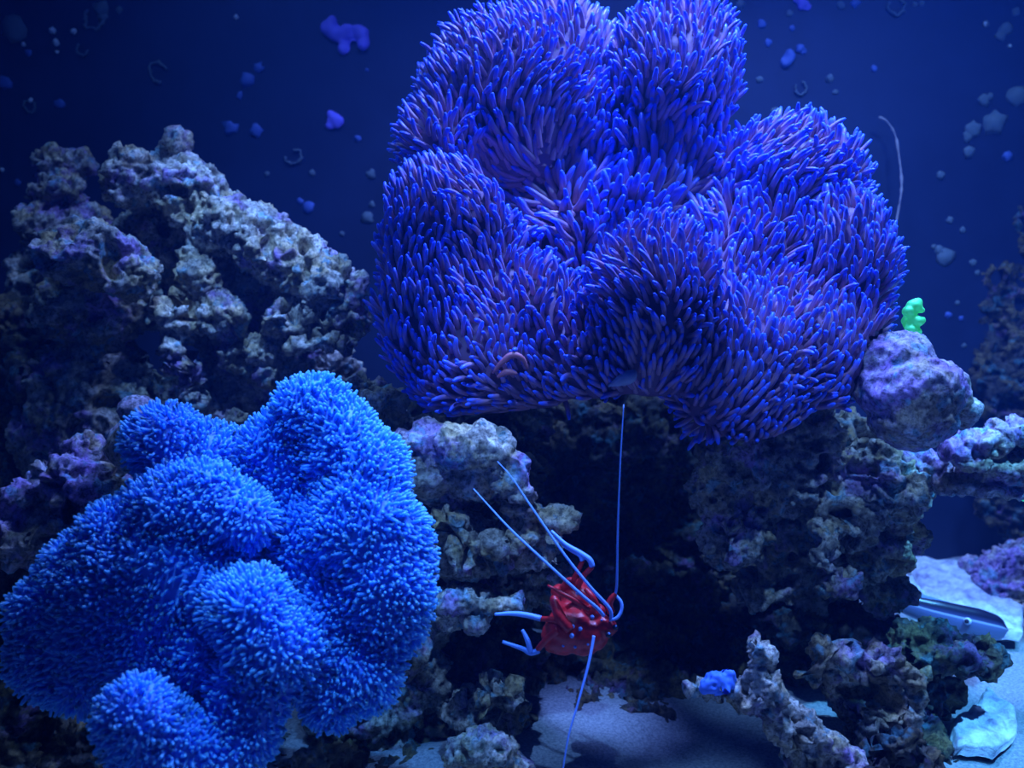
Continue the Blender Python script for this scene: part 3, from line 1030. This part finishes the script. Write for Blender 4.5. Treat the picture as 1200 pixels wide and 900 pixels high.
green('fluorescent green polyp coral between the violet anemone and the dome rock', [(1072, 358, .675, 9, 7), (1078, 362, .675, 6, 5), (1066, 366, .675, 8, 7), (1072, 377, .675, 9, 7), (1078, 375, .675, 6, 4), (1068, 384, .675, 8, 6), (1074, 388, .675, 5, 6), (1066, 376, .69, 8, 14)], 0)
green('small green polyp coral under the tip of the rock arm', [(1198, 576, .71, 7, 5), (1203, 580, .71, 7, 7), (1196, 583, .71, 4, 4), (1204, 572, .71, 7, 6)], 3)

# ------------------------------------------------------------------ growth on the back wall
CR_V = plain('violet_crust', (.26, .20, 1.0), .6)
CR_B = plain('blue_crust', (.08, .15, .50), .6)
CR_G = plain('grey_crust', (.12, .17, .20), .7)
CR_W = plain('white_shell', (.8, .85, .9), .4)


def wall_point(px, py):
    v = AX_R * ((px - 600) / F) + AX_U * ((450 - py) / F) + AX_F
    t = (WALL_Y - CAMN[1]) / v[1]
    return CAMN + v * t, t


def crust(name, px, py, rs, mat, label, cat, group=None, ring=False, thick=.35):
    c, d = wall_point(px, py)
    k = d / F
    r = rs * k
    if ring:
        n = 18
        a0 = random.uniform(0, 6)
        span = random.uniform(4.2, 5.6)
        pts = [Vector((r * math.cos(a0 + span * i / n) * (1 + .25 * random.uniform(-1, 1)), -.0015, r * math.sin(a0 + span * i / n) * (1 + .25 * random.uniform(-1, 1)))) for i in range(n)]
        V, Fc = tube(pts, [r * .18 * random.uniform(.6, 1.3) for _ in range(n)], 6)
        V = np.array(V)
        me = new_mesh(name, V, Fc)
    else:
        V = ICO2[0].copy()
        V *= (1 + .55 * perlin(V * 1.6 + px * .37)[:, None] + .2 * perlin(V * 4 + py)[:, None])
        V = V * (r, r * thick, r)
        me = new_mesh(name, V, tris=ICO2[1])
    o = link(name, me, mat, loc=(c[0], WALL_Y - .0005, c[2]))
    return props(o, label, cat, group)


def crust_multi(name, blobs, mat, label):
    bl = []
    for px, py, r in blobs:
        c, d = wall_point(px, py)
        bl.append((px, py, d * .999, r, r * .95, r * .5))
    V, Q = fuse(bl, .0016, 2)
    N = normals(V, Q)
    V = V + N * (perlin(V * 70) * .006)[:, None]
    b = np.array([V[:, 0].mean(), WALL_Y, V[:, 2].min()])
    props(link(name, new_mesh(name, V - b, quads=Q), mat, loc=b), label, 'algae')


crust_multi('coralline_patch', [(388, 30, 11), (394, 40, 11), (405, 42, 13), (420, 40, 10), (424, 48, 9), (405, 55, 9)], CR_V, 'largest bright violet two-lobed algae patch on the back wall')
crust_multi('coralline_patch', [(389, 138, 8), (393, 144, 8), (388, 148, 6)], CR_V, 'squarish violet-blue algae patch below the two-lobed one on the wall')
crust_multi('coralline_patch', [(940, 4, 8), (945, 9, 5), (934, 0, 6)], CR_V, 'bright blue algae patch high on the wall beside the anemone crown')
crust_multi('coralline_patch', [(922, 69, 8), (925, 66, 6)], CR_B, 'round blue algae patch on the wall right of the anemone crown')
def where(px, py):
    for x, w in ((150, 'above the dim rock pillar'), (340, 'above the pale rock mound'), (480, 'between mound and violet anemone'), (1010, 'beside the violet anemone crown'),
                 (1130, 'near the thin hanging strand')):
        if px < x:
            return w
    return 'in front of the dark rock column'


for kind, mat_, text, cat_, list_ in (
        ('algae_speck', CR_B, 'round blue algae speck', 'algae', [(70, 122, 6), (290, 94, 8), (303, 79, 6), (5, 97, 9), (270, 150, 8), (301, 153, 8), (419, 162, 4), (362, 243, 7), (21, 214, 4), (34, 62, 4), (893, 28, 5), (938, 57, 5), (941, 60, 4), (900, 50, 4),
                  (1024, 81, 4), (281, 112, 4), (1180, 183, 6), (1111, 369, 4), (1126, 373, 3), (430, 82, 2), (352, 236, 4), (1002, 3, 6), (928, 33, 3)]),
        ('algae_tuft', CR_G, 'faint grey algae tuft', 'algae', [(16, 34, 15), (119, 10, 9), (120, 20, 6), (140, 12, 4), (431, 255, 7), (366, 203, 4), (1178, 34, 8), (1172, 42, 6), (1190, 14, 5), (1155, 28, 4), (1183, 54, 3), (1153, 117, 7), (1160, 113, 4), (1192, 113, 12), (1165, 144, 14),
                  (1140, 152, 9), (1134, 160, 6), (1135, 178, 7), (1102, 205, 5), (1107, 301, 10), (1100, 293, 5), (1140, 308, 4), (1113, 258, 4), (1128, 270, 4), (972, 92, 5), (979, 108, 3), (908, 131, 5), (1122, 355, 3), (1187, 366, 4),
                  (1130, 405, 3), (435, 205, 6), (436, 240, 4), (313, 204, 3), (890, 93, 4), (1190, 388, 4), (1145, 320, 3), (925, 16, 4), (868, 5, 5), (985, 6, 5), (1072, 5, 3), (1080, 4, 3), (401, 274, 3), (1094, 289, 3)]),
        ('ring_crust', CR_G, 'broken ring of grey crust', 'algae', [(97, 58, 7), (185, 85, 10), (345, 184, 9), (110, 24, 10), (36, 124, 7), (1050, 8, 9), (938, 103, 7)]),
        ('tiny_shell', CR_W, 'bright white shell dot', 'shell', [(62, 36, 4), (87, 37, 3.5), (66, 50, 4), (28, 52, 2.5), (67, 61, 2), (36, 118, 3), (277, 20, 2.5), (1154, 28, 2.5), (1187, 365, 2.5), (3, 199, 2.5), (1183, 54, 2)])):
    for px, py, r in list_:
        size = 'large' if r >= 8 else 'small' if r >= 4.5 else 'tiny'
        lab = size + ' ' + text + ' on the back wall ' + where(px, py)
        crust(kind, px, py, r, mat_, lab, cat_, size + ' ' + text + 's ' + where(px, py), ring=kind == 'ring_crust', thick=.8 if kind == 'tiny_shell' else .35)
# a thin strand hanging in front of the wall
q = spline([(1030, 137, 1.07), (1040, 143, 1.07), (1049, 158, 1.07), (1053, 180, 1.07), (1056, 204, 1.07), (1056, 226, 1.07), (1051, 256, 1.07), (1049, 275, 1.07)], 40)
sbp = P(1049, 275, 1.07)
lv, lf = tube([Vector(P(*p) - sbp) for p in q], [.0012 * (1 + .6 * random.uniform(-1, 1)) for _ in range(40)], 6)
strand = props(link('algae_strand', new_mesh('algae_strand', lv, lf), plain('strand', (.45, .40, .42), .6), loc=sbp), 'thin curved pale strand hanging in open water before the wall', 'algae')

# ------------------------------------------------------------------ the water itself: a thin blue haze
wm = bpy.data.materials.new('sea_water')
wm.use_nodes = True
nt = wm.node_tree
nt.nodes.clear()
wo = nt.nodes.new('ShaderNodeOutputMaterial')
vs = nt.nodes.new('ShaderNodeVolumeScatter')
vs.inputs['Color'].default_value = (.04, .24, 1, 1)
vs.inputs['Density'].default_value = .10
vs.inputs['Anisotropy'].default_value = .2
nt.links.new(vs.outputs[0], wo.inputs['Volume'])
water = slab('water', (-.855, -.30, .002), (.855, WALL_Y - .0005, .90), wm, 'stuff')
props(water, 'thin blue haze of the sea water filling the tank', 'water')
